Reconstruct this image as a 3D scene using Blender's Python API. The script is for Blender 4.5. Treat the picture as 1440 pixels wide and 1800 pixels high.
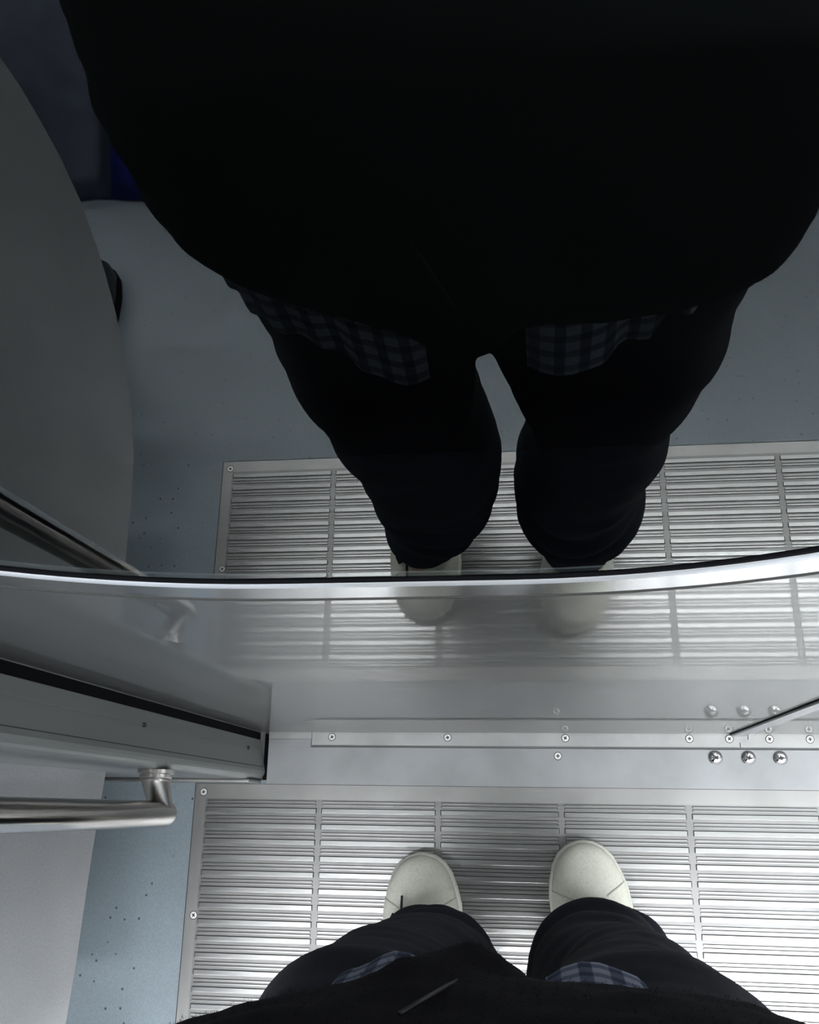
import bpy, bmesh, math, random
from mathutils import Matrix, Vector, noise
random.seed(7)
for o in list(bpy.data.objects): bpy.data.objects.remove(o)
scene = bpy.context.scene
COL = scene.collection

# ------------------------------------------------------------------ camera
cam_d = bpy.data.cameras.new('camera'); cam = bpy.data.objects.new('camera', cam_d); COL.objects.link(cam)
cam_d.sensor_fit = 'HORIZONTAL'; cam_d.sensor_width = 36.0
cam_d.lens = 1573.3 / 1440 * 36.0
cam_d.clip_start = 0.005
ROT = Matrix(((0.991235, 0.027731, 0.129166), (0.014392, 0.949234, -0.314241), (-0.131322, 0.313346, 0.940515)))
CAM = Vector((0.37924, -0.09789, 1.24257))
cam.matrix_world = Matrix.Translation(CAM) @ ROT.to_4x4()
scene.camera = cam

# ------------------------------------------------------------------ world, exposure
w = bpy.data.worlds.new('night'); scene.world = w; w.use_nodes = True
w.node_tree.nodes['Background'].inputs[0].default_value = (0.5, 0.6, 1.0, 1)
w.node_tree.nodes['Background'].inputs[1].default_value = 0.002
vs = scene.view_settings
vs.view_transform = 'Standard'; vs.look = 'None'; vs.gamma = 1.0; vs.use_curve_mapping = False
vs.exposure = 0.0
LAMP_STRENGTH = 60.0
LAMP_ROWS = (-0.80, -2.0)

# ------------------------------------------------------------------ materials
def rgb(r, g, b):
    f = lambda c: (c/12.92 if c <= .04045 else ((c+.055)/1.055)**2.4)
    return (f(r/255), f(g/255), f(b/255), 1)
MATS = {}
def mat(name, col=(.5,.5,.5,1), rough=.5, metal=0., spec=.5):
    if name in MATS: return MATS[name]
    m = bpy.data.materials.new(name); m.use_nodes = True
    b = m.node_tree.nodes['Principled BSDF']
    b.inputs['Base Color'].default_value = col; b.inputs['Roughness'].default_value = rough
    b.inputs['Metallic'].default_value = metal; b.inputs['Specular IOR Level'].default_value = spec
    MATS[name] = m
    return m
def nd(m, t, **kw):
    n = m.node_tree.nodes.new(t)
    for k, v in kw.items(): setattr(n, k, v)
    return n
def ln(m, a, b): m.node_tree.links.new(a, b)
def mapped(m, scale):
    tc = nd(m, 'ShaderNodeTexCoord'); mp = nd(m, 'ShaderNodeMapping')
    mp.inputs['Scale'].default_value = scale; ln(m, tc.outputs['Object'], mp.inputs['Vector'])
    return mp.outputs['Vector']
def noise_tex(m, vec, scale, detail=3.0):
    n = nd(m, 'ShaderNodeTexNoise'); n.inputs['Scale'].default_value = scale; n.inputs['Detail'].default_value = detail
    ln(m, vec, n.inputs['Vector']); return n.outputs['Fac']
def ramp(m, fac, stops):
    r = nd(m, 'ShaderNodeValToRGB'); e = r.color_ramp.elements
    while len(e) < len(stops): e.new(.5)
    for i, (p, c) in enumerate(stops): e[i].position = p; e[i].color = c
    ln(m, fac, r.inputs['Fac']); return r.outputs['Color']
def maprange(m, fac, a, b, c, d):
    r = nd(m, 'ShaderNodeMapRange'); ln(m, fac, r.inputs['Value'])
    for k, v in zip(('From Min','From Max','To Min','To Max'), (a,b,c,d)): r.inputs[k].default_value = v
    return r.outputs['Result']
def bump(m, h, strength, dist):
    b = nd(m, 'ShaderNodeBump'); b.inputs['Strength'].default_value = strength; b.inputs['Distance'].default_value = dist
    ln(m, h, b.inputs['Height']); ln(m, b.outputs['Normal'], m.node_tree.nodes['Principled BSDF'].inputs['Normal'])
def P(m): return m.node_tree.nodes['Principled BSDF']

def brushed(name, col, rough, rvar, stretch, metal=1., dirt=.25, bstr=.0):
    m = mat(name, col, rough, metal)
    v = mapped(m, stretch); f = noise_tex(m, v, 60, 4)
    ln(m, maprange(m, f, .3, .7, rough-rvar, rough+rvar), P(m).inputs['Roughness'])
    v2 = mapped(m, (1,1,1)); g = noise_tex(m, v2, 14, 5)
    c2 = tuple(c*(1-dirt) for c in col[:3]) + (1,)
    ln(m, ramp(m, g, [(.35, c2), (.62, col)]), P(m).inputs['Base Color'])
    if bstr: bump(m, f, bstr, .0005)
    return m
M_door = brushed('door_steel', (.45,.446,.43,1), .028, .004, (3,3,60), dirt=.08)
# a soft haze from the fine scratches of the hairline finish
nt = M_door.node_tree; hz = nd(M_door, 'ShaderNodeBsdfGlossy'); hz.inputs['Color'].default_value = (.31,.31,.302,1); hz.inputs['Roughness'].default_value = .42
mx = nd(M_door, 'ShaderNodeMixShader'); mx.inputs['Fac'].default_value = .65
ln(M_door, P(M_door).outputs['BSDF'], mx.inputs[1]); ln(M_door, hz.outputs['BSDF'], mx.inputs[2])
ln(M_door, mx.outputs['Shader'], nt.nodes['Material Output'].inputs['Surface'])
M_frame = brushed('frame_steel', (.60,.61,.63,1), .16, .03, (30,30,30), dirt=.05)
M_bead = mat('bead_steel', (.78,.79,.82,1), .42, .6)
M_sill = brushed('sill_steel', (.30,.303,.31,1), .46, .04, (2,40,2), metal=.55, dirt=.16)
M_plate = brushed('plate_steel', (.33,.322,.315,1), .42, .02, (20,20,20), dirt=.12)
M_rib = brushed('rib_steel', (.46,.455,.448,1), .29, .012, (6,60,6), dirt=.06)
M_rail = brushed('rail_steel', (.40,.395,.39,1), .42, .04, (2,40,2), metal=.6, dirt=.2)
M_chrome = brushed('pole_steel', (.36,.345,.33,1), .18, .03, (40,40,4), dirt=.1)
M_screw = mat('screw_steel', (.72,.71,.70,1), .45, .5)
M_bolt = mat('bolt_steel', (.55,.53,.54,1), .16, 1.)
M_black = mat('black_rubber', (.003,.003,.004,1), .7, spec=.05)
M_grime_shade = mat('grime_shade', (.03,.028,.026,1), .8)  # dark joints and dirt, and the shade painted along the floor ribs
M_groove = mat('groove_grey', (.16,.16,.155,1), .6)
M_jamb = mat('jamb_paint', (.138,.143,.141,1), .42)
def speck(m, base, dark, n=260, size=.2):
    v = mapped(m, (1,1,1))
    vo = nd(m, 'ShaderNodeTexVoronoi'); vo.inputs['Scale'].default_value = n; ln(m, v, vo.inputs['Vector'])
    f = noise_tex(m, v, 9, 4)
    c1 = ramp(m, f, [(.3, tuple(c*.86 for c in base[:3])+(1,)), (.7, base)])
    sp = ramp(m, vo.outputs['Distance'], [(size*.6, (0,0,0,1)), (size, (1,1,1,1))])
    f2 = noise_tex(m, v, 420, 2); gr = ramp(m, f2, [(.3, (.8,.8,.8,1)), (.7, (1.1,1.1,1.1,1))])
    mm = nd(m, 'ShaderNodeMix', data_type='RGBA', blend_type='MULTIPLY'); mm.inputs['Factor'].default_value = .6
    ln(m, c1, mm.inputs['A']); ln(m, gr, mm.inputs['B'])
    # few large dark flecks: random cells only
    th = nd(m, 'ShaderNodeMath', operation='GREATER_THAN'); th.inputs[1].default_value = .93
    sep = nd(m, 'ShaderNodeSeparateColor'); ln(m, vo.outputs['Color'], sep.inputs['Color']); ln(m, sep.outputs['Red'], th.inputs[0])
    inv = nd(m, 'ShaderNodeMath', operation='SUBTRACT'); inv.inputs[0].default_value = 1.0; 
    sepd = nd(m, 'ShaderNodeSeparateColor'); ln(m, sp, sepd.inputs['Color']); ln(m, sepd.outputs['Red'], inv.inputs[1])
    mu = nd(m, 'ShaderNodeMath', operation='MULTIPLY'); ln(m, th.outputs[0], mu.inputs[0]); ln(m, inv.outputs[0], mu.inputs[1])
    fin = nd(m, 'ShaderNodeMix', data_type='RGBA'); ln(m, mu.outputs[0], fin.inputs['Factor']); ln(m, mm.outputs['Result'], fin.inputs['A'])
    fin.inputs['B'].default_value = dark
    ln(m, fin.outputs['Result'], P(m).inputs['Base Color'])
    return m
M_floor = speck(mat('floor_vinyl', rough=.42), (.19,.225,.25,1), (.03,.035,.045,1), 150, .30)
M_wall = mat('wall_white', (.52,.53,.53,1), .4)
M_panel = speck(mat('panel_white', rough=.45), (.325,.325,.33,1), (.29,.29,.295,1), 300, .2)
M_ceil = mat('ceiling_white', (.75,.75,.74,1), .5)
M_moq = mat('moquette_blue', (.03,.05,.22,1), .9)
M_base = mat('bench_base', (.18,.19,.2,1), .5)
M_lamp = bpy.data.materials.new('lamp_diffuser'); M_lamp.use_nodes = True
_e = nd(M_lamp, 'ShaderNodeEmission'); _e.inputs['Color'].default_value = (.93,.97,1.0,1); _e.inputs['Strength'].default_value = LAMP_STRENGTH
ln(M_lamp, _e.outputs[0], M_lamp.node_tree.nodes['Material Output'].inputs['Surface'])
M_housing = mat('lamp_housing', (.7,.7,.7,1), .4)
# window glass: both surfaces reflect; dark night behind
M_glass = bpy.data.materials.new('window_glass'); M_glass.use_nodes = True
for n in list(M_glass.node_tree.nodes):
    if n.type == 'BSDF_PRINCIPLED': M_glass.node_tree.nodes.remove(n)
_fr = nd(M_glass, 'ShaderNodeFresnel'); _fr.inputs['IOR'].default_value = 1.5
_a = nd(M_glass, 'ShaderNodeMath', operation='MULTIPLY'); _a.inputs[1].default_value = 1.1; ln(M_glass, _fr.outputs[0], _a.inputs[0])
_b = nd(M_glass, 'ShaderNodeMath', operation='ADD'); _b.inputs[1].default_value = 1.0; ln(M_glass, _fr.outputs[0], _b.inputs[0])
_c = nd(M_glass, 'ShaderNodeMath', operation='DIVIDE', use_clamp=True); ln(M_glass, _a.outputs[0], _c.inputs[0]); ln(M_glass, _b.outputs[0], _c.inputs[1])
_t = nd(M_glass, 'ShaderNodeBsdfTransparent'); _t.inputs['Color'].default_value = (.55,.6,.6,1)
_g = nd(M_glass, 'ShaderNodeBsdfGlossy'); _g.inputs['Color'].default_value = (.98,1,.98,1); _g.inputs['Roughness'].default_value = .004
_m = nd(M_glass, 'ShaderNodeMixShader'); ln(M_glass, _c.outputs[0], _m.inputs[0]); ln(M_glass, _t.outputs[0], _m.inputs[1]); ln(M_glass, _g.outputs[0], _m.inputs[2])
ln(M_glass, _m.outputs[0], M_glass.node_tree.nodes['Material Output'].inputs['Surface'])

def fabric(name, col, rough=.95, scale=900, bst=.3, sheen=.2):
    m = mat(name, col, rough, spec=.2)
    v = mapped(m, (1,1,1)); f = noise_tex(m, v, scale, 2); g = noise_tex(m, v, 25, 4)
    ln(m, ramp(m, g, [(.3, tuple(c*.75 for c in col[:3])+(1,)), (.7, tuple(c*1.2 for c in col[:3])+(1,))]), P(m).inputs['Base Color'])
    P(m).inputs['Sheen Weight'].default_value = sheen; P(m).inputs['Sheen Roughness'].default_value = .5
    bump(m, f, bst, .001)
    return m
M_sweater = fabric('fleece_dark', (.0050,.0044,.0068,1), scale=700, bst=.5, sheen=.0)
M_trouser = fabric('trouser_navy', (.0095,.0098,.0165,1), scale=1200, sheen=.02)
M_skin = mat('skin', (.55,.34,.25,1), .5)
M_hair = mat('hair', (.012,.01,.009,1), .5)
M_shoe = speck(mat('shoe_canvas', rough=.6), (.72,.71,.62,1), (.55,.54,.47,1), 200, .3)
M_sole = mat('shoe_sole', (.66,.65,.58,1), .6)
M_seam = mat('seam', (.46,.45,.385,1), .8)
M_lace = mat('lace_dark', (.015,.015,.02,1), .7)
M_bshoe = mat('black_leather', (.012,.014,.018,1), .4)
M_bag = fabric('bag_blue', (.03,.055,.46,1), scale=500, sheen=.0)
M_bagp = fabric('bag_grey_blue', (.30,.325,.43,1), scale=500, sheen=.0)
M_phone = mat('phone_black', (.01,.01,.012,1), .25)
# plaid shirt
M_plaid = mat('plaid_cotton', rough=.9, spec=.2)
def stripes(axis, sc, lo, hi):
    v = mapped(M_plaid, (1,1,1)); s = nd(M_plaid, 'ShaderNodeSeparateXYZ'); ln(M_plaid, v, s.inputs[0])
    mu = nd(M_plaid, 'ShaderNodeMath', operation='MULTIPLY'); mu.inputs[1].default_value = sc; ln(M_plaid, s.outputs[axis], mu.inputs[0])
    fr = nd(M_plaid, 'ShaderNodeMath', operation='PINGPONG'); fr.inputs[1].default_value = .5; ln(M_plaid, mu.outputs[0], fr.inputs[0])
    return ramp(M_plaid, fr.outputs[0], [(.20, lo), (.24, hi)])
_p = nd(M_plaid, 'ShaderNodeMix', data_type='RGBA', blend_type='MULTIPLY'); _p.inputs['Factor'].default_value = 1
ln(M_plaid, stripes(0, 62, (.15,.17,.23,1), (.42,.45,.51,1)), _p.inputs['A']); ln(M_plaid, stripes(2, 62, (.4,.44,.55,1), (.9,.92,1,1)), _p.inputs['B'])
ln(M_plaid, _p.outputs['Result'], P(M_plaid).inputs['Base Color'])

# ------------------------------------------------------------------ helpers
def obj(name, bm, m, parent=None, smooth=False, loc=None):
    if isinstance(bm, bmesh.types.BMesh):
        me = bpy.data.meshes.new(name); bmesh.ops.recalc_face_normals(bm, faces=bm.faces); bm.to_mesh(me); bm.free()
    else: me = bm
    if m is not None:
        if len(me.materials) == 0: me.materials.append(m)
    if smooth:
        for p in me.polygons: p.use_smooth = True
    o = bpy.data.objects.new(name, me); COL.objects.link(o)
    if loc: o.location = loc
    if parent is not None: o.parent = parent
    return o
def empty(name, loc=(0,0,0)):
    o = bpy.data.objects.new(name, None); COL.objects.link(o); o.empty_display_size = .05
    return o
def tag(o, label, cat, group=None):
    o['label'] = label; o['category'] = cat
    if group: o['group'] = group
    return o
def struct(o, label=None):
    o['kind'] = 'structure'
    if label: o['label'] = label
    return o
def box(bm, x0, x1, y0, y1, z0, z1, bev=0.):
    vs_ = [bm.verts.new((x, y, z)) for z in (z0, z1) for y in (y0, y1) for x in (x0, x1)]
    fs = [bm.faces.new([vs_[i] for i in q]) for q in ((0,2,3,1),(4,5,7,6),(0,1,5,4),(2,6,7,3),(0,4,6,2),(1,3,7,5))]
    if bev:
        ed = list({e for f in fs for e in f.edges})
        bmesh.ops.bevel(bm, geom=ed, offset=bev, segments=2, affect='EDGES', profile=.6)
    return bm
def newbox(*a, **k): return box(bmesh.new(), *a, **k)
def prism(bm, pts, axis, a0, a1):
    """extrude the 2D outline pts along axis (0,1,2) from a0 to a1"""
    def mk(p, a):
        if axis == 0: return (a, p[0], p[1])
        if axis == 1: return (p[0], a, p[1])
        return (p[0], p[1], a)
    A = [bm.verts.new(mk(p, a0)) for p in pts]; B = [bm.verts.new(mk(p, a1)) for p in pts]
    n = len(pts)
    for i in range(n): bm.faces.new((A[i], A[(i+1)%n], B[(i+1)%n], B[i]))
    bm.faces.new(A); bm.faces.new(B[::-1])
    return bm
def loft(bm, rings, cap=True, close=True):
    R_ = [[bm.verts.new(p) for p in r] for r in rings]
    n = len(R_[0])
    for a, b in zip(R_, R_[1:]):
        for i in range(n if close else n-1): bm.faces.new((a[i], a[(i+1)%n], b[(i+1)%n], b[i]))
    if cap: bm.faces.new(R_[0]); bm.faces.new(R_[-1][::-1])
    return R_
def ell(cx, cy, z, rx, ry, n=40, e=2.0):
    out = []
    for i in range(n):
        t = 2*math.pi*i/n; c, s = math.cos(t), math.sin(t)
        out.append((cx + rx*math.copysign(abs(c)**(2/e), c), cy + ry*math.copysign(abs(s)**(2/e), s), z))
    return out
def tube(bm, pts, rad, n=12, cap=True):
    pts = [Vector(p) for p in pts]; rings = []
    rads = rad if isinstance(rad, (list, tuple)) else [rad]*len(pts)
    up = None
    for i, p in enumerate(pts):
        d = (pts[min(i+1, len(pts)-1)] - pts[max(i-1, 0)]).normalized()
        if up is None:
            up = Vector((0,0,1)) if abs(d.z) < .9 else Vector((0,1,0))
        s = d.cross(up).normalized(); up = s.cross(d).normalized()
        rings.append([p + (s*math.cos(2*math.pi*k/n) + up*math.sin(2*math.pi*k/n))*rads[i] for k in range(n)])
    loft(bm, rings, cap); return bm
def capsule(bm, a, b, ra, rb, n=14):
    """tapered limb with round ends"""
    a, b = Vector(a), Vector(b); d = (b-a).normalized()
    pts = []; rr = []
    for k in (80, 55, 30): t = math.radians(k); pts.append(a - d*ra*math.sin(t)); rr.append(ra*math.cos(t))
    pts.append(a); rr.append(ra); pts.append(b); rr.append(rb)
    for k in (30, 55, 80): t = math.radians(k); pts.append(b + d*rb*math.sin(t)); rr.append(rb*math.cos(t))
    tube(bm, pts, rr, n)
def lathe(bm, prof, n=20, at=(0,0,0), axis='z'):
    rings = []
    for r, h in prof:
        ring = []
        for k in range(n):
            c, s = r*math.cos(2*math.pi*k/n), r*math.sin(2*math.pi*k/n)
            v = (c, s, h) if axis == 'z' else (c, h, s)
            ring.append((at[0]+v[0], at[1]+v[1], at[2]+v[2]))
        rings.append(ring)
    loft(bm, rings); return bm
def remesh(bm, voxel, smooth_it=4, disp=None, name='tmp'):
    """fuse overlapping closed shapes into one continuous skin"""
    me = bpy.data.meshes.new(name); bmesh.ops.recalc_face_normals(bm, faces=bm.faces); bm.to_mesh(me); bm.free()
    o = bpy.data.objects.new(name, me); COL.objects.link(o)
    md = o.modifiers.new('r', 'REMESH'); md.mode = 'VOXEL'; md.voxel_size = voxel; md.use_smooth_shade = True
    if smooth_it:
        sm = o.modifiers.new('s', 'SMOOTH'); sm.factor = .5; sm.iterations = smooth_it
    dg = bpy.context.evaluated_depsgraph_get(); res = bpy.data.meshes.new_from_object(o.evaluated_get(dg))
    bpy.data.objects.remove(o); bpy.data.meshes.remove(me)
    if disp:
        nn = [v.normal.copy() for v in res.vertices]
        for v, q in zip(res.vertices, nn):
            v.co += disp(v.co, q)
    for p in res.polygons: p.use_smooth = True
    return res

# ------------------------------------------------------------------ the setting
GXL, GXR, GY0, GY1 = -0.083, 1.383, -0.0690, -0.4070     # ribbed floor plate
WY = -0.0640                                              # inner face of the side wall
OPEN_W = 1.30
CARX0, CARX1, CARY1, CEIL = -4.2, 5.5, -2.80, 2.28
f = obj('floor', newbox(CARX0, CARX1, CARY1, -.064, -.06, -.0008), M_floor); struct(f, 'blue grey speckled vinyl floor of the carriage')
struct(obj('ceiling', newbox(CARX0, CARX1, CARY1, .1, CEIL, CEIL+.05), M_ceil), 'white carriage ceiling')
# side wall with door opening
bm = bmesh.new()
def wallprofile(x0, x1, sgn):
    # rounded corner where the wall turns into the door jamb
    r = .012; pts = [(x0, .06), (x0, WY)]
    for k in range(7):
        t = math.radians(90*k/6)
        pts.append((x1 - r + r*math.sin(t), WY + r - r*math.cos(t)))
    pts += [(x1-.009, -.011), (x1-.009, .06)]
    return pts
pl = wallprofile(CARX0, .013, 1); prism(bm, pl, 2, -.002, CEIL)
prism(bm, [(OPEN_W - p[0], p[1]) for p in wallprofile(-(CARX1-OPEN_W), .013, 1)], 2, -.002, CEIL)
prism(bm, [(.0, WY), (OPEN_W, WY), (OPEN_W, .06), (0, .06)], 2, 1.87, CEIL)
wl = obj('wall_front', bm, M_jamb); struct(wl, 'grey painted side wall and jamb round the sliding doors')
# jamb seams, rivets
obj('jamb_seam', newbox(.0095, .0125, -.0472, -.0464, .002, 1.86), M_grime_shade, wl)
obj('jamb_seam', newbox(.0060, .0098, -.0252, -.0248, .002, 1.86), M_groove, wl)
for z in (.066, .40, .75, 1.1, 1.5):
    b_ = bmesh.new(); 
    for k in range(1): tube(b_, [(.006, -.0252, z), (.0098, -.0252, z)], .0022, 8)
    obj('rivet', b_, M_grime_shade, wl)
# rear wall and car ends
struct(obj('wall_back', newbox(CARX0, CARX1, CARY1-.06, CARY1, -.06, CEIL), M_wall), 'white opposite side wall of the carriage')
struct(obj('wall_left', newbox(CARX0-.05, CARX0, CARY1, .06, -.06, CEIL), M_wall), 'white carriage end wall')
struct(obj('wall_right', newbox(CARX1, CARX1+.05, CARY1, .06, -.06, CEIL), M_wall), 'white carriage end wall on the other side')
# dark rubber seal in the door pocket
def seal(name, x):
    return obj(name, newbox(x-.006, x+.0015, -.0106, -.0010, .003, 1.86), M_black)
struct(seal('trim_1', .0035), 'black rubber seal between door and jamb')
struct(seal('trim_2', OPEN_W-.0005), 'black rubber seal on the far side of the doors')
# base strip of the wall left of the door
bb = obj('baseboard_left', newbox(CARX0, .009, -.0685, WY, -.001, .055, bev=.0015), brushed('base_steel', (.40,.39,.37,1), .4, .05, (3,40,40), dirt=.3)); struct(bb, 'dull metal base strip along the foot of the wall')
struct(obj('baseboard_right', newbox(OPEN_W-.009, CARX1, -.0685, WY, -.001, .055, bev=.0015), MATS['base_steel']), 'dull metal base strip beyond the doors')

# ------------------------------------------------------------------ threshold with rails and screws
th = obj('trim_3', newbox(.0165, OPEN_W-.0165, -.0690, -.0200, -.02, .0), M_sill); struct(th, 'dull steel door sill with fixing screws')
gap = obj('groove_bed', newbox(-.001, OPEN_W+.001, -.0692, .05, -.03, -.0032), M_groove, th)
obj('dark_gap', newbox(.0105, .0162, -.0688, -.002, -.0031, -.0012), M_black, th)
def rail(pts, nm='guide_rail'):
    return obj(nm, prism(bmesh.new(), pts, 2, -.0028, .0006), M_rail, th)
JX = .6455
rail([(.0775, -.0168), (JX, -.0168), (JX, -.0115), (JX+.0105, -.0075), (JX+.0115, .03), (.0775, .03)])
rail([(JX+.0011, -.0168), (OPEN_W-.0775, -.0168), (OPEN_W-.0775, .03), (JX+.0126, .03), (JX+.0115, -.0068), (JX+.0011, -.0108)])
rail([(.0165, -.0088), (.0770, -.0088), (.0770, .03), (.0165, .03)], 'rail_tongue')
rail([(OPEN_W-.077, -.0088), (OPEN_W-.0165, -.0088), (OPEN_W-.0165, .03), (OPEN_W-.077, .03)], 'rail_tongue')
obj('sill_step', newbox(.0165, .0765, -.0199, -.0092, -.02, -.0001), M_sill, th)
obj('sill_step', newbox(OPEN_W-.0765, OPEN_W-.0165, -.0199, -.0092, -.02, -.0001), M_sill, th)

def make_screw(r, h, name, m, dome=False):
    bm = bmesh.new()
    if dome: prof = [(r*1.02, 0), (r*1.02, h*.22), (r*.93, h*.25), (r*.86, h*.55), (r*.66, h*.85), (r*.38, h), (r*.05, h*1.04)]
    else: prof = [(r, 0), (r, h*.7), (r*.9, h), (r*.05, h)]
    lathe(bm, prof, 20)
    me = bpy.data.meshes.new(name); bmesh.ops.recalc_face_normals(bm, faces=bm.faces); bm.to_mesh(me); bm.free()
    me.materials.append(m)
    for p in me.polygons: p.use_smooth = dome
    return me
def cross_mesh(r, z, name='cross_slot'):
    bm = bmesh.new(); wd = r*.17
    box(bm, -r*.55, r*.55, -wd, wd, z-.0004, z+.00012); box(bm, -wd, wd, -r*.55, r*.55, z-.0004, z+.00016)
    me = bpy.data.meshes.new(name); bm.to_mesh(me); bm.free(); me.materials.append(M_grime_shade); return me
def ring_mesh(r, name='screw_rim'):
    bm = bmesh.new(); lathe(bm, [(r*1.16, 0), (r*1.16, .00012), (r*.98, .00014), (r*.98, 0)], 20)
    me = bpy.data.meshes.new(name); bm.to_mesh(me); bm.free(); me.materials.append(M_grime_shade); return me
SC = make_screw(.0044, .0006, 'screw', M_screw); SCX = cross_mesh(.0044, .0006); SCR = ring_mesh(.0046)
SB = make_screw(.0088, .0048, 'bolt', M_bolt, True); SBX = cross_mesh(.0056, .0049)
def put_screw(parent, x, y, z, big=False):
    o = bpy.data.objects.new('bolt' if big else 'screw', SB if big else SC); COL.objects.link(o); o.parent = parent; o.location = (x, y, z)
    o.rotation_euler.z = random.uniform(0, 1.5)
    c = bpy.data.objects.new('cross_slot', SBX if big else SCX); COL.objects.link(c); c.parent = o
    if not big:
        c = bpy.data.objects.new('screw_rim', SCR); COL.objects.link(c); c.parent = o
for x in (.1058, .2654, .4227, .5828, .6331, .6833, .7332, .89, 1.05, 1.19): put_screw(th, x, -.0062, .0006)
for x in (.412, .888): put_screw(th, x, -.0293, 0)
for x in (.6137, .6549, .6941): put_screw(th, x, -.0300, 0, True)

# ------------------------------------------------------------------ ribbed floor plate
gp = empty('floor_plate'); tag(gp, 'ribbed stainless steel tread plate on the floor before the doors', 'floor plate')
obj('plate_sheet', newbox(GXL, GXR, GY1, GY0-.0006, -.0045, .0), M_plate, gp)
obj('plate_gap', newbox(GXL-.0014, GXR+.0014, GY1-.0014, GY0, -.006, -.0006), M_grime_shade, gp)
obj('tread_field', newbox(GXL+.0150, GXR+.0005-.0150+.012, -.3905, -.0885, -.0002, .00005), brushed('tread_steel', (.25,.245,.24,1), .48, .02, (20,20,20), dirt=.15), gp)
DIV0, DIVS, NCOL, NROW = -.0692, .1610, 9, 15
ME_W = bpy.data.meshes.new('wide_rib'); _b = bmesh.new(); box(_b, -.0762, .0762, -.0029, .0029, 0, .0011, bev=.0003); _b.to_mesh(ME_W); _b.free(); ME_W.materials.append(M_rib)
thin = bmesh.new(); grime_shade = bmesh.new()
for c in range(NCOL):
    xc = DIV0 + DIVS*(c+.5)
    if c == NCOL-1: pass
    for r in range(NROW):
        yw = -.1032 - .0200*r
        o = bpy.data.objects.new('wide_rib', ME_W); COL.objects.link(o); o.parent = gp; o.location = (xc, yw, 0)
        box(grime_shade, xc-.0774, xc+.0774, yw-.0032, yw+.0040, -.0001, .00012)  # grime outline, drawn wider on the door side as painted step shade
        for dy in (.0114, .0072):
            y = yw + dy
            box(thin, xc-.0755, xc+.0755, y-.0008, y+.0008, 0, .0010)
            box(grime_shade, xc-.0762, xc+.0762, y-.0010, y+.0017, -.0001, .00012)  # thin ribs get the same painted shade edge towards the door
o = obj('thin_ribs', thin, M_rib, gp); o['kind'] = 'stuff'
o = obj('grime_shade_lines', grime_shade, M_grime_shade, gp); o['kind'] = 'stuff'
for x in (GXL+.0115, .33, .97, GXR-.0115):
    for y in ((-.0805, -.2360, -.3955) if x in (GXL+.0115, GXR-.0115) else (-.3960,)): put_screw(gp, x, y, 0)

# ------------------------------------------------------------------ sliding doors
DOORH = 1.865
def outline(cx, d, n=96):
    """window outline offset outward by d (door plane x,z)"""
    hw, zb, zt, ax, az = .235+d, .857-d, 1.66+d, .185+d, .142+d
    at = .10+d
    pts = []
    q = n//4
    for ctr, a0, AX, AZ in (((cx+hw-ax, zb+az), -90, ax, az), ((cx+hw-at, zt-at), 0, at, at), ((cx-hw+at, zt-at), 90, at, at), ((cx-hw+ax, zb+az), 180, ax, az)):
        for k in range(q):
            t = math.radians(a0 + 90*k/(q-1)); pts.append((ctr[0]+AX*math.cos(t), ctr[1]+AZ*math.sin(t)))
    return pts
def ringpath(bm, cx, prof):
    """closed frame: prof = list of (offset, y)"""
    R_ = [[bm.verts.new((x, y, z)) for x, z in outline(cx, d)] for d, y in prof]
    n = len(R_[0])
    for a, b in zip(R_, R_[1:]):
        for i in range(n): bm.faces.new((a[i], a[(i+1)%n], b[(i+1)%n], b[i]))
    return R_
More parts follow.
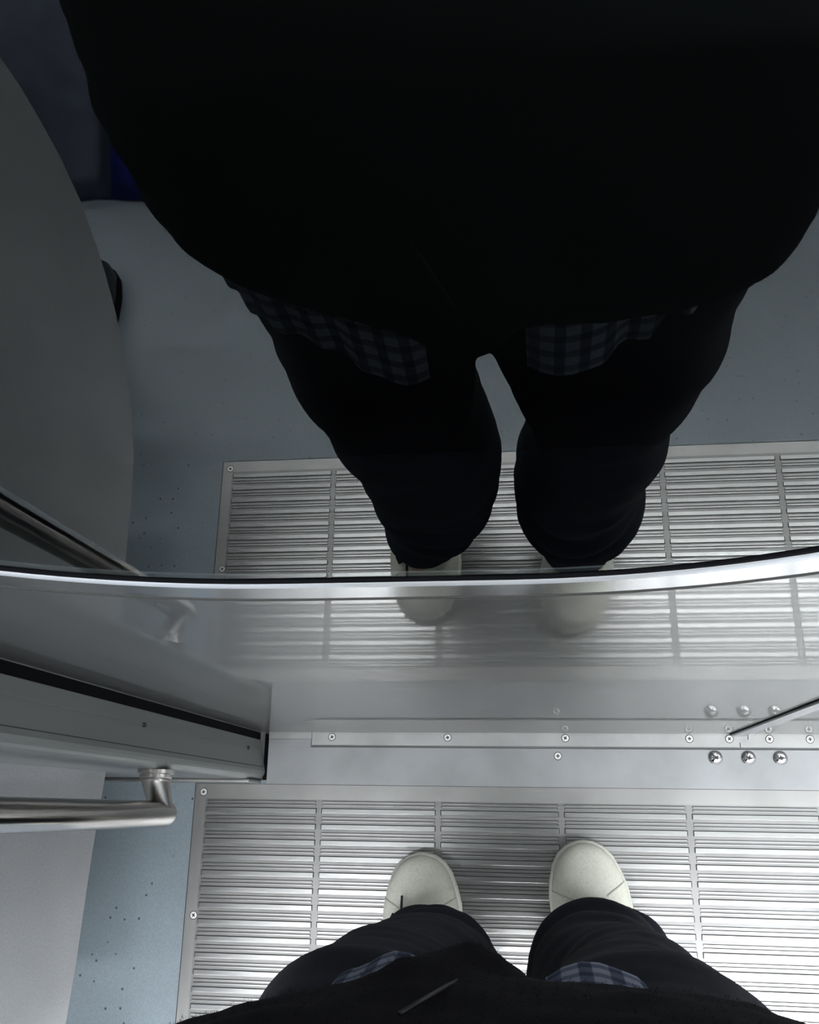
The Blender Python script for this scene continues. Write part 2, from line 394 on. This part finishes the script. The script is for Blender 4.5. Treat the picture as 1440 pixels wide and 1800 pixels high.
def door(name, x0, x1, cx, label, mir):
    root = empty(name); struct(root, label)
    # steel skin with the window hole
    bm = bmesh.new(); n = 96
    inner = outline(cx, .0400); zc = 1.2
    outer = []
    for x, z in inner:
        dx, dz = x-cx, z-zc
        s = min(((x1-cx)/dx if dx > 1e-6 else (x0-cx)/dx if dx < -1e-6 else 1e9), ((DOORH-zc)/dz if dz > 1e-6 else (.004-zc)/dz if dz < -1e-6 else 1e9))
        outer.append([cx+dx*s, zc+dz*s])
    for tx, tz in ((x0,.004),(x1,.004),(x0,DOORH),(x1,DOORH)):
        i = min(range(n), key=lambda k: (outer[k][0]-tx)**2 + (outer[k][1]-tz)**2); outer[i] = [tx, tz]
    A = [bm.verts.new((x, 0, z)) for x, z in inner]; B = [bm.verts.new((x, 0, z)) for x, z in outer]
    A2 = [bm.verts.new((x, .004, z)) for x, z in inner]; B2 = [bm.verts.new((x, .03, z)) for x, z in outer]
    for i in range(n):
        j = (i+1) % n
        for a, b in ((A, B), (B, B2), (A2, A)):
            try: bm.faces.new((a[i], b[i], b[j], a[j]))
            except ValueError: pass
    obj('door_skin', bm, M_door, root)
    # frame: dark joint, flat steel band, bright bead, black gasket, pane
    bm = bmesh.new(); ringpath(bm, cx, [(.0420, .0010), (.0412, -.0005), (.0390, -.0005), (.0378, .0010)]); obj('frame_joint', bm, M_grime_shade, root)
    bm = bmesh.new(); ringpath(bm, cx, [(.0400, .004), (.0400, -.0001), (.0132, -.0002), (.0132, .004)]); obj('window_frame', bm, M_frame, root)
    bm = bmesh.new(); prof = []
    for k in range(9):
        t = math.radians(180*k/8); prof.append((.0088+.0046*math.cos(t), -.0002-.0013*math.sin(t)))
    ringpath(bm, cx, [(.0135, .004)] + prof + [(.0041, .004)]); obj('frame_bead', bm, M_bead, root, smooth=True)
    bm = bmesh.new(); ringpath(bm, cx, [(.0043, .004), (.0043, -.0008), (.0030, -.0010), (.0006, -.0008), (-.0010, .0006)]); obj('gasket', bm, M_black, root)
    bm = bmesh.new(); v = [bm.verts.new((x, 0.0, z)) for x, z in outline(cx, .003)]; bm.faces.new(v)
    obj('glass_pane', bm, M_glass, root)
    bm = bmesh.new()
    return root
M_glass.use_backface_culling = False
d1 = door('door_1', .0005, .6340, .318, 'left sliding door leaf in brushed steel with rounded window', False)
d2 = door('door_2', .6565, OPEN_W-.0005, OPEN_W-.324, 'right sliding door leaf seen only at its meeting edge', True)
# meeting edge strip between the leaves
obj('edge_strip', newbox(.6348, .6515, -.0035, .03, .004, DOORH, bev=.0015), brushed('strip_grey', (.30,.30,.31,1), .35, .05, (30,30,3), metal=.6, dirt=.1), d1)
obj('edge_line', newbox(.6330, .6350, -.0012, .02, .004, DOORH), M_black, d1)
obj('edge_rubber', newbox(.6517, .6563, -.0012, .03, .004, DOORH), M_black, d2)
# dark night wall close outside the train
struct(obj('wall_right_outside' if False else 'wall_tunnel', newbox(CARX0, CARX1, .9, 1.0, -1.2, 3.2), mat('tunnel_concrete', (.03,.03,.03,1), .9)), 'dark tunnel wall outside the train')

# ------------------------------------------------------------------ handrail beside the door
hr = empty('handrail'); tag(hr, 'vertical stainless steel grab pole beside the sliding door', 'handrail')
PX, PY = -.002, -.1070
bm = bmesh.new(); pr = .0129
tube(bm, [(PX, PY, 1.80), (PX, PY, .3060), (PX, PY, .2990), (PX, PY, .2945), (PX, PY, .2925), (PX, PY, .2918)], [pr, pr, pr*.93, pr*.72, pr*.45, pr*.1], 28); obj('pole', bm, M_chrome, hr, smooth=True)
def bracket(z, dz):
    bm = bmesh.new()
    rings = []
    for k in range(9):
        t = k/8; y = WY-.008 + (PY+.002-(WY-.008))*t
        rings.append([(PX + (.0150-.0035*t)*math.cos(a)*(1 if True else 1), y, z - dz*(t**1.3) + (.0150-.0025*t)*math.sin(a)) for a in [2*math.pi*i/20 for i in range(20)]])
    loft(bm, rings); b = obj('bracket', bm, mat('bracket_steel', (.42,.40,.38,1), .38, 1.), hr, smooth=True)
    bm = bmesh.new(); lathe(bm, [(.0185, 0), (.0185, -.0035), (.0165, -.0045), (.0165, -.0075), (.0155, -.0085)], 28, at=(PX, WY-.0002, z), axis='y')
    obj('flange', bm, MATS['bracket_steel'], hr, smooth=False)
bracket(.335, .026); bracket(1.76, -.02)

# ------------------------------------------------------------------ seat end partition
pp = empty('partition_panel'); tag(pp, 'pale grey seat end partition with a rounded lower corner left of the door', 'partition')
prof = [(WY, .2440), (-.10, .2485), (-.15, .2540), (-.195, .2574), (-.2550, .2610), (-.31, .2680), (-.36, .2880), (-.40, .3110), (-.434, .3340), (-.4625, .3620), (-.49, .3945), (-.515, .4320), (-.5355, .4695), (-.5515, .5130), (-.5616, .5610), (-.567, .60), (-.569, .640), (-.569, .70), (-.560, .75), (-.535, .785), (-.48, .81), (-.40, .82), (WY, .82)]
bm = prism(bmesh.new(), prof, 0, -.135, -.10)
obj('panel_board', bm, M_panel, pp)
# bench behind it
bn = empty('bench_seat'); tag(bn, 'blue cloth bench seat behind the end partition', 'bench')
obj('seat_cushion', newbox(-2.2, -.15, -.50, -.125, .30, .388, bev=.02), M_moq, bn)
obj('backrest', newbox(-2.2, -.15, -.123, WY-.002, .40, .88, bev=.02), M_moq, bn)
obj('seat_base', newbox(-2.2, -.15, -.46, WY-.002, .22, .30), M_base, bn)
# dark shoe of a seated passenger
def shoe_mesh(L, sections, n=26):
    """sections along length: (t, half width left, half width right, height)"""
    bm = bmesh.new(); rings = []
    for t, wl, wr, h, lift in sections:
        ring = []
        for k in range(n):
            a = 2*math.pi*k/n; c, s = math.cos(a), math.sin(a)
            x = (wr if c > 0 else wl)*math.copysign(abs(c)**.72, c)
            z = lift + (h-lift)*.42 + ((h-lift)*.58*abs(s)**.85 if s > 0 else -(h-lift)*.42*abs(s)**.5)
            ring.append((x, -t*L, z))
        rings.append(ring)
    loft(bm, rings); return bm
secs = [(0,.004,.004,.030,.012),(.03,.022,.022,.040,.010),(.10,.036,.036,.050,.010),(.22,.044,.044,.058,.010),(.36,.045,.045,.068,.010),(.5,.040,.040,.085,.010),(.62,.036,.036,.092,.010),(.8,.034,.034,.095,.010),(.94,.030,.030,.090,.010),(1,.010,.010,.080,.012)]
ps = empty('person'); tag(ps, 'seated person in dark clothes behind the end partition, one dark shoe showing', 'person')
for lx, ang in ((-.325, .06), (-.505, -.08)):
    sh_ = empty('dress_shoe'); sh_.parent = ps
    obj('upper', shoe_mesh(.27, secs), M_bshoe, sh_, smooth=True)
    obj('sole', shoe_mesh(.275, [(t, a+.002, b+.002, .014, 0) for t, a, b, h, l in secs]), M_black, sh_, smooth=False)
    sh_.location = (lx, -.772, 0); sh_.rotation_euler.z = math.pi + ang
bm = bmesh.new()
for lx in (-.325, -.505):
    capsule(bm, (lx, -.575, .10), (lx, -.585, .44), .052, .068); capsule(bm, (lx, -.585, .455), (lx*.5-.205, -.30, .525), .070, .082)
capsule(bm, (-.335, -.285, .53), (-.495, -.285, .53), .085, .085)
obj('trousers', remesh(bm, .009, 4, lambda co, n: n*.004*noise.noise(co*14)), M_trouser, ps)
bm = bmesh.new()
loft(bm, [ell(-.415, cy, z, rx, ry, 36, 2.4) for z, cy, rx, ry in ((.53,-.29,.165,.110),(.62,-.285,.168,.112),(.78,-.272,.172,.112),(.92,-.262,.185,.108),(1.00,-.258,.170,.092),(1.045,-.258,.110,.070),(1.065,-.258,.070,.062))])
for sx in (-1, 1):
    capsule(bm, (-.415+sx*.165, -.26, .985), (-.415+sx*.195, -.31, .72), .058, .050); capsule(bm, (-.415+sx*.195, -.31, .72), (-.415+sx*.085, -.475, .635), .048, .038)
obj('jacket', remesh(bm, .009, 4, lambda co, n: n*.004*noise.noise(co*12)), M_sweater, ps)
bm = bmesh.new(); qc = Vector((-.415, -.285, 1.215)); qt = Matrix.Rotation(math.pi, 3, 'Z') @ Matrix.Rotation(math.radians(-12), 3, 'X')
def qp(x, y, z): return qc + qt @ Vector((x, y, z))
rings = []
for z, rx, ryf, ryb in ((-.112,.020,.030,-.020),(-.105,.034,.062,.004),(-.085,.050,.078,.030),(-.055,.060,.086,.062),(-.02,.067,.088,.082),(.02,.071,.088,.092),(.055,.071,.085,.094),(.085,.062,.072,.082),(.105,.042,.046,.056),(.114,.014,.016,.020)):
    rings.append([qp(rx*math.cos(2*math.pi*k/28), (ryf if k < 14 else ryb)*math.sin(2*math.pi*k/28), z) for k in range(28)])
loft(bm, rings)
capsule(bm, qp(0, .085, .008), qp(0, .105, -.028), .007, .012, 10); capsule(bm, qp(-.018, .082, -.062), qp(.018, .082, -.062), .007, .007, 10)
for sx in (-1, 1): capsule(bm, qp(sx*.072, -.006, .018), qp(sx*.070, -.004, -.020), .013, .009, 10)
capsule(bm, (-.415, -.258, 1.02), qp(0, -.015, -.07), .054, .050); capsule(bm, (-.415, -.262, 1.0), (-.415, -.28, .56), .08, .08)
for sx in (-1, 1):
    el_, ha_ = Vector((-.415+sx*.195, -.31, .72)), Vector((-.415+sx*.075, -.49, .632))
    capsule(bm, (-.415+sx*.15, -.26, .97), el_, .036, .034); capsule(bm, el_, ha_, .030, .024)
    d_ = Vector((-sx*.35, -.93, -.08)).normalized(); si = Vector((-d_.y, d_.x, 0)).normalized()
    capsule(bm, ha_, ha_ + d_*.05, .022, .026, 12)
    for q_, L_ in ((-.026, .055), (-.009, .064), (.009, .060), (.026, .048)):
        a_ = ha_ + d_*.062 + si*q_; b_ = a_ + d_*L_*.5 + Vector((0, 0, .004)); capsule(bm, a_, b_, .0085, .0082, 10); capsule(bm, b_, b_ + d_*L_*.5 - Vector((0, 0, .014)), .0082, .007, 10)
    t_ = ha_ + d_*.02 + si*sx*.024; capsule(bm, t_, t_ + d_*.035 + si*sx*.018, .011, .0085, 10)
pb = obj('body', remesh(bm, .006, 3), M_skin, ps)
bm = bmesh.new(); rings = []
for z, rx, ryf, ryb in ((-.07,.068,.012,.094),(-.03,.078,.012,.104),(.02,.080,.014,.106),(.055,.080,.070,.106),(.08,.074,.086,.096),(.105,.056,.064,.072),(.124,.018,.022,.026)):
    rings.append([qp(rx*math.cos(2*math.pi*k/28), (ryf if k < 14 else ryb)*math.sin(2*math.pi*k/28), z) for k in range(28)])
loft(bm, rings); obj('hair', remesh(bm, .007, 2), M_hair, pb)
for sx in (-1, 1):
    bm = bmesh.new(); bmesh.ops.create_uvsphere(bm, u_segments=14, v_segments=10, radius=.0115)
    for v in bm.verts: v.co = qp(sx*.030, .0765, .010) + v.co
    obj('eye', bm, mat('eye_white', (.75,.73,.7,1), .2), pb, smooth=True)

# ------------------------------------------------------------------ blue bag standing in the aisle
bg = empty('tote_bag'); tag(bg, 'big blue cloth bag standing on the floor beyond the person', 'bag')
def bagside(pts, m, nm, lean=None):
    bm = bmesh.new(); R_ = []
    N = 10
    for j in range(N+1):
        z = .005 + .44*j/N; bul = .018*math.sin(math.pi*j/N)
        row = []
        for x, y in pts:
            x += lean(x)*z if lean else 0
            row.append((x + .006*noise.noise((x*9, y*9, z*9)), y + bul + .008*noise.noise((x*7, 3.1, z*8)) - (.55*z if y > -.96 else 0), z))
        R_.append([bm.verts.new(p) for p in row])
    for a, b in zip(R_, R_[1:]):
        for i in range(len(a)-1): bm.faces.new((a[i], a[i+1], b[i+1], b[i]))
    bmesh.ops.solidify(bm, geom=bm.faces[:], thickness=.003)
    return obj(nm, bm, m, bg, smooth=True)
xs = [-.74 + .41*i/14 for i in range(15)]
bagside([(x, -.905+.004*math.sin(x*20)) for x in xs], M_bagp, 'front_panel', lambda x: .38*(x+.74)/.41)
bagside([(-.33 + .26*i/10, -.905 + .012*i/10) for i in range(11)], M_bag, 'side_panel', lambda x: .38)
bagside([(-.07, -.893), (-.06, -1.02), (-.08, -1.14)], M_bag, 'gusset', lambda x: .38)
bagside([(-.08, -1.14)] + [(-.08-.66*i/8, -1.16) for i in range(1, 9)], M_bag, 'back_panel', lambda x: .38*(x+.74)/.66)
bagside([(-.74, -1.16), (-.755, -1.03), (-.74, -.905)], M_bag, 'gusset')
obj('bottom', newbox(-.73, -.08, -1.14, -.925, .0, .006), M_bag, bg)
for dx in (0, .032):
    bm = bmesh.new(); tube(bm, [(-.50+dx, -.884-.22, .40), (-.47+dx, -.876-.165, .30), (-.435+dx*.8, -.874-.1155, .21), (-.415+dx*.6, -.878-.55*(.15-dx), .15-dx)], .0035, 8); obj('strap', bm, M_lace, bg)

# ------------------------------------------------------------------ ceiling lamps
for i, y in enumerate(LAMP_ROWS):
    L = empty('ceiling_lamp'); tag(L, ('long ceiling light strip on the door side' if i == 0 else 'long ceiling light strip over the far side of the aisle'), 'ceiling lamp', 'ceiling light strips')
    obj('housing', newbox(CARX0+.3, CARX1-.3, y-.085, y+.085, CEIL-.03, CEIL-.001), M_housing, L)
    obj('diffuser', newbox(CARX0+.35, CARX1-.35, y-.065, y+.065, CEIL-.042, CEIL-.0305), M_lamp, L)

# ------------------------------------------------------------------ the person
pe = empty('person'); tag(pe, 'person in dark fleece, navy trousers and white shoes facing the door', 'person')
LEGL = [(.072,.240,-.276,.047,.064),(.10,.243,-.276,.056,.066),(.135,.256,-.277,.060,.070),(.17,.264,-.276,.064,.074),(.22,.270,-.275,.070,.076),(.30,.2735,-.272,.0785,.078),(.36,.275,-.270,.079,.079),(.42,.2705,-.268,.0765,.080),(.50,.2645,-.266,.0735,.081),(.60,.2655,-.270,.080,.088),(.68,.266,-.284,.086,.086),(.76,.268,-.289,.096,.086)]
LEGR = [(.072,.445,-.258,.048,.060),(.10,.445,-.260,.056,.064),(.13,.447,-.261,.070,.068),(.17,.447,-.262,.075,.073),(.22,.444,-.266,.073,.075),(.30,.441,-.268,.0705,.077),(.36,.446,-.267,.069,.078),(.42,.456,-.267,.065,.079),(.50,.451,-.267,.072,.081),(.60,.447,-.272,.092,.090),(.68,.449,-.284,.095,.086),(.76,.446,-.289,.098,.086)]
bm = bmesh.new()
loft(bm, [ell(cx, cy, z, rx, ry, 32, 2.2) for z, cx, cy, rx, ry in LEGL])
loft(bm, [ell(cx, cy, z, rx, ry, 32, 2.2) for z, cx, cy, rx, ry in LEGR])
loft(bm, [ell(.357, -.289, z, rx, ry, 40, 2.4) for z, rx, ry in ((.715,.182,.084),(.74,.186,.086),(.80,.186,.088),(.92,.160,.088))])
def fold(co, n):
    a = noise.noise((co.x*9, co.y*9, co.z*16))*.006 + noise.noise((co.x*22, co.y*22, co.z*40))*.0025
    low = max(0., 1 - abs(co.z-.20)/.14)
    a += low*.006*math.sin(co.z*95 + 4*math.sin(co.x*19) + co.y*20)
    return n*(a-.001)
tr = obj('trousers', remesh(bm, .006, 5, fold), M_trouser, pe)
# pressed-in cuff hems
def hemring(cx, cy, rx, ry, z, nm):
    bm = bmesh.new(); pts = ell(cx, cy, z, rx, ry, 36, 2.2); tube(bm, pts + [pts[0]], .0028, 8, cap=False); return obj(nm, bm, M_trouser, tr, smooth=True)
hemring(.240, -.276, .0465, .0635, .076, 'trouser_hem'); hemring(.445, -.258, .0475, .0595, .076, 'trouser_hem')

# fleece top: torso and sleeves
SW = [(.724,.356,-.288,.188,.109),(.748,.357,-.288,.198,.1165),(.785,.357,-.289,.201,.1185),(.83,.355,-.290,.201,.1165),(.88,.349,-.293,.199,.112),(.92,.348,-.295,.186,.110),(1.0,.348,-.310,.178,.108),(1.10,.350,-.335,.184,.110),(1.20,.352,-.350,.192,.106),(1.28,.354,-.355,.176,.090),(1.325,.355,-.352,.125,.072),(1.35,.355,-.345,.072,.060)]
bm = bmesh.new(); rings = []
for i, (z, cx, cy, rx, ry) in enumerate(SW):
    r = ell(cx, cy, z, rx, ry, 72, (3.0,3.0,3.0,2.9,2.7)[i] if i < 5 else 2.45)
    if i < 5: r = [q if p[0] >= cx else p for q, p in zip(r, ell(cx, cy, z, rx, ry, 72, 2.6))]
    if i < 4:
        k_ = (1, .8, .5, .2)[i]
        # the hem dips towards sides and back, rises in front
        r = [(x, y, zz + k_*(.034*((y-cy)/ry) - .002 + .085*max(0, (cx-x)/rx - .30))) for x, y, zz in r]
    rings.append(r)
loft(bm, rings)
HANDL, HANDR = Vector((.306, -.188, 1.222)), Vector((.420, -.188, 1.208))
ELBL, ELBR = Vector((.125, -.330, 1.00)), Vector((.590, -.330, 1.00))
SHL, SHR = Vector((.185, -.352, 1.285)), Vector((.525, -.352, 1.285))
for sh, el, ha in ((SHL, ELBL, HANDL), (SHR, ELBR, HANDR)):
    capsule(bm, sh, el, .062, .052); wr = el.lerp(ha, .72); capsule(bm, el, wr, .052, .038)
capsule(bm, (.315, -.180, .785), (.348, -.170, .760), .016, .014); capsule(bm, (.348, -.170, .760), (.365, -.174, .756), .014, .009)
def fuzz(co, n):
    a = noise.noise((co.x*14, co.y*14, co.z*14))*.004 + noise.noise((co.x*60, co.y*60, co.z*60))*.0022
    return n*a
sw_me = remesh(bm, .0075, 4, fuzz)
sw = obj('fleece_top', sw_me, M_sweater, pe)
bm = bmesh.new(); tube(bm, [(.343, -.1705, .800), (.338, -.1705, .82), (.332, -.1715, .84), (.326, -.1725, .86)], .0010, 8); obj('zipper', bm, mat('zip_metal', (.05,.05,.055,1), .5, .6), sw, smooth=True)
# loose fibres of the fleece
sw_me.calc_loop_triangles()
bm = bmesh.new(); vsx = [v for v in sw_me.vertices if v.co.z < .95]
rnd = random.Random(3)
for _ in range(40000):
    v = rnd.choice(vsx); n = v.normal; p = v.co + Vector([rnd.uniform(-.0015, .0015) for _ in range(3)])
    d = (n + Vector([rnd.uniform(-.9, .9) for _ in range(3)])).normalized()*rnd.uniform(.0008, .0020)
    s = d.cross(Vector((rnd.uniform(-1,1), rnd.uniform(-1,1), rnd.uniform(-1,1)))).normalized()*.00012
    a, b, c = bm.verts.new(p+s), bm.verts.new(p-s), bm.verts.new(p+d); bm.faces.new((a, b, c))
me = bpy.data.meshes.new('fleece_fibres'); bm.to_mesh(me); bm.free()
o = obj('fleece_fibres', me, M_sweater, sw); o['kind'] = 'stuff'

# plaid shirt tail under the fleece, split in front
def shirt(t0, t1, bulges):
    bm = bmesh.new(); R_ = []
    N = 40
    for j in range(9):
        t = j/8
        row = []
        for i in range(N+1):
            th_ = math.radians(t0 + (t1-t0)*i/N)
            c, s = math.cos(th_), math.sin(th_)
            e = 2/2.45
            bx = sum(a*math.exp(-((math.degrees(th_)-m_)/w_)**2) for m_, a, w_ in bulges)
            k_ = 1 + .05*(1-t) * 0 + bx*(1-t)**.7
            x = .350 + (.194 if c > 0 else .182)*k_*math.copysign(abs(c)**e, c); y = -.289 + .1000*k_*math.copysign(abs(s)**e, s)
            zlow = .702 + .018*max(0, -s) + .004*(1-abs(s)) + .065*max(0, -c-.35)
            z = zlow + (.82-zlow)*t
            row.append(bm.verts.new((x, y + .0025*math.sin(i*1.1)*(1-t), z)))
        R_.append(row)
    for a, b in zip(R_, R_[1:]):
        for i in range(N): bm.faces.new((a[i], a[i+1], b[i+1], b[i]))
    bmesh.ops.solidify(bm, geom=bm.faces[:], thickness=.0016)
    return bm
st = obj('shirt_tail', shirt(96, 172, [(101, .16, 9), (135, .03, 8)]), M_plaid, pe, smooth=True)
st = obj('shirt_tail', shirt(84, 8, [(77, .17, 7), (20, .04, 12)]), M_plaid, pe, smooth=True)

# body under the clothes: head, neck, trunk, arms, hands, legs as one skin
bm = bmesh.new()
HC = Vector((.356, -.285, 1.490))
tilt = Matrix.Rotation(math.radians(-32), 3, 'X')
def hp(x, y, z): return HC + tilt @ Vector((x, y, z))
rings = []
for z, rx, ryf, ryb in ((-.112,.020,.030,-.020),(-.105,.034,.062,.004),(-.085,.050,.078,.030),(-.055,.060,.086,.062),(-.02,.067,.088,.082),(.02,.071,.088,.092),(.055,.071,.085,.094),(.085,.062,.072,.082),(.105,.042,.046,.056),(.114,.014,.016,.020)):
    ring = []
    for k in range(28):
        a = 2*math.pi*k/28; c, s = math.cos(a), math.sin(a)
        ring.append(hp(rx*c, (ryf if s > 0 else ryb)*s, z))
    rings.append(ring)
loft(bm, rings)
capsule(bm, hp(0, .085, .008), hp(0, .105, -.028), .007, .012, 10)         # nose
capsule(bm, hp(-.018, .082, -.062), hp(.018, .082, -.062), .007, .007, 10) # lips
for s in (-1, 1):
    capsule(bm, hp(s*.072, -.006, .018), hp(s*.070, -.004, -.020), .013, .009, 10)
    capsule(bm, hp(s*.018, .082, .026), hp(s*.046, .076, .026), .007, .006, 10) # brow
capsule(bm, (.355, -.345, 1.30), hp(0, -.015, -.07), .056, .050)
capsule(bm, (.355, -.345, 1.22), (.352, -.30, .86), .085, .085)
capsule(bm, (.27, -.345, 1.26), (.44, -.345, 1.26), .05, .05)
for sh, el, ha, sx in ((SHL, ELBL, HANDL, -1), (SHR, ELBR, HANDR, 1)):
    capsule(bm, sh, el, .045, .038); capsule(bm, el, ha - (ha-el).normalized()*.03, .036, .024)
    # palm beside the phone, fingers curled under it, thumb on top
    inw = Vector((-sx, 0, 0)); fw = Vector((0, .949, .313)); dn = Vector((0, .313, -.949))
    pc = ha + inw*-.004
    capsule(bm, pc - fw*.022, pc + fw*.026, .020, .020, 12)
    for i, (off, ln_) in enumerate(((.040, .046), (.021, .052), (.002, .050), (-.017, .040))):
        a = pc + fw*off + dn*.010; b = a + dn*.016 + inw*.012; c = b + inw*ln_*.6 - dn*.002; d = c + inw*ln_*.35 - dn*.006
        capsule(bm, a, b, .0088, .0085, 10); capsule(bm, b, c, .0085, .0078, 10); capsule(bm, c, d, .0078, .0068, 10)
    a = pc - fw*.012 - dn*.008; b = a + fw*.026 - dn*.022 + inw*.004; c = b + fw*.022 + inw*.018 - dn*.008
    capsule(bm, a, b, .0115, .0098, 10); capsule(bm, b, c, .0098, .0080, 10)
for leg, foot in ((LEGL, (.232, -.315)), (LEGR, (.452, -.305))):
    capsule(bm, (leg[0][1], -.30, .10), (leg[6][1], -.272, .40), .032, .045); capsule(bm, (leg[6][1], -.272, .40), (leg[11][1], -.29, .78), .048, .075)
    capsule(bm, (foot[0], foot[1]+.09, .045), (foot[0], foot[1]-.06, .05), .022, .026)
capsule(bm, (.29, -.29, .80), (.42, -.29, .80), .085, .085); capsule(bm, (.352, -.30, .88), (.354, -.29, .80), .085, .085)
body = obj('body', remesh(bm, .005, 3), M_skin, pe)
# eyes, hair
for s in (-1, 1):
    bm = bmesh.new(); bmesh.ops.create_uvsphere(bm, u_segments=14, v_segments=10, radius=.0115)
    for v in bm.verts: v.co = hp(s*.030, .0765, .010) + v.co
    obj('eye', bm, mat('eye_white', (.75,.73,.7,1), .2), body, smooth=True)
bm = bmesh.new(); rings = []
for z, k_, cut in ((-.075,.98,.20),(-.04,1.08,.10),(0,1.12,.10),(.04,1.14,.45),(.075,1.13,1.0),(.098,1.12,1.05),(.118,1.0,1.0),(.128,.4,.4)):
    rx = .071*k_ if z < .06 else (.068 if z < .08 else .056 if z < .1 else .040 if z < .12 else .012)*1.08
    ring = []
    for i in range(28):
        a = 2*math.pi*i/28; c, s = math.cos(a), math.sin(a)
        ry = (.088*min(cut, 1.0) if s > 0 else .094*k_) if z < .06 else (.086 if z < .08 else .074 if z < .1 else .050 if z < .12 else .016)*1.08
        ring.append(hp(rx*c, ry*s - (.012 if z < .06 else 0), z))
    rings.append(ring)
loft(bm, rings)
obj('hair', remesh(bm, .006, 2, lambda co, n: n*.003*noise.noise(co*60)), M_hair, body)

# white shoes
def sneaker(toe, heading, nm='sneaker'):
    root = empty(nm); root.parent = pe
    S = [(0,.004,.004,.030,.010),(.012,.016,.016,.037,.008),(.040,.0275,.0275,.044,.008),(.085,.0365,.0365,.050,.008),(.15,.0430,.0430,.055,.008),(.22,.0470,.0475,.060,.008),(.30,.048,.0485,.066,.008),(.40,.045,.046,.076,.008),(.52,.040,.041,.088,.008),(.66,.036,.037,.092,.008),(.84,.035,.035,.092,.008),(.95,.028,.028,.088,.008),(1,.010,.010,.078,.012)]
    u = obj('upper', shoe_mesh(.272, S), M_shoe, root, smooth=True)
    s_ = obj('sole', shoe_mesh(.277, [(t, a+.0026, b+.0026, .022, 0) for t, a, b, h, l in S]), M_sole, root, smooth=True); s_.location = (0, .0025, 0)
    def top(t, x):
        for q, r in zip(S, S[1:]):
            if q[0] <= t <= r[0]:
                k_ = (t-q[0])/(r[0]-q[0]); w_ = q[1]+(r[1]-q[1])*k_; h = q[3]+(r[3]-q[3])*k_; break
        c = min(.999, abs(x)/w_)**(1/.72); s = math.sqrt(1-c*c)
        return Vector((x, -t*.272, .008 + (h-.008)*.42 + (h-.008)*.58*s**.85))
    # toe seam curving back on both sides
    for sg in (-1, 1):
        bm = bmesh.new(); tube(bm, [top(.225-.007*k_, sg*(.020+.0040*k_)) + Vector((0,0,.0002)) for k_ in range(7)][::-1], .0010, 6); obj('seam', bm, M_seam, u)
    bm = bmesh.new(); tube(bm, [top(.30, x_*.021) + Vector((0,0,.0004)) for x_ in (-1,-.7,-.35,0,.35,.7,1)], .0009, 6); obj('seam', bm, M_seam, u)
    for k_ in range(4):
        t = .34 + .055*k_
        bm = bmesh.new(); tube(bm, [top(t, x_) + Vector((0,0,.002)) for x_ in (-.022,-.011,0,.011,.022)], .0026, 8); obj('shoelace', bm, M_sole, root, smooth=True)
    root.location = (toe[0], toe[1], 0); root.rotation_euler.z = heading
    return root
sl = sneaker((.2335, -.1545), .02)
bm = bmesh.new(); tube(bm, [(-.0195, -.0455, .0615), (-.0190, -.058, .070), (-.0185, -.070, .073)], .0016, 8); obj('lace_end', bm, M_lace, sl, smooth=True)
bm = bmesh.new(); tube(bm, [(-.026, -.066, .070), (-.030, -.073, .072), (-.026, -.080, .076), (-.014, -.080, .078)], .005, 10); obj('hem_fold', bm, M_trouser, sl, smooth=True)
sr = sneaker((.4345, -.1362), .15)

# the phone the picture is taken with, just above the lens point
ph = empty('phone'); tag(ph, 'black smartphone held flat in both hands at chest height', 'phone')
bm = newbox(-.050, .018, -.128, .012, .0065, .0145, bev=.003)
obj('phone_body', bm, M_phone, ph)
bm = bmesh.new(); lathe(bm, [(.005, .0045), (.005, .0068)], 20); obj('lens_ring', bm, M_chrome, ph)
ph.matrix_world = cam.matrix_world.copy()
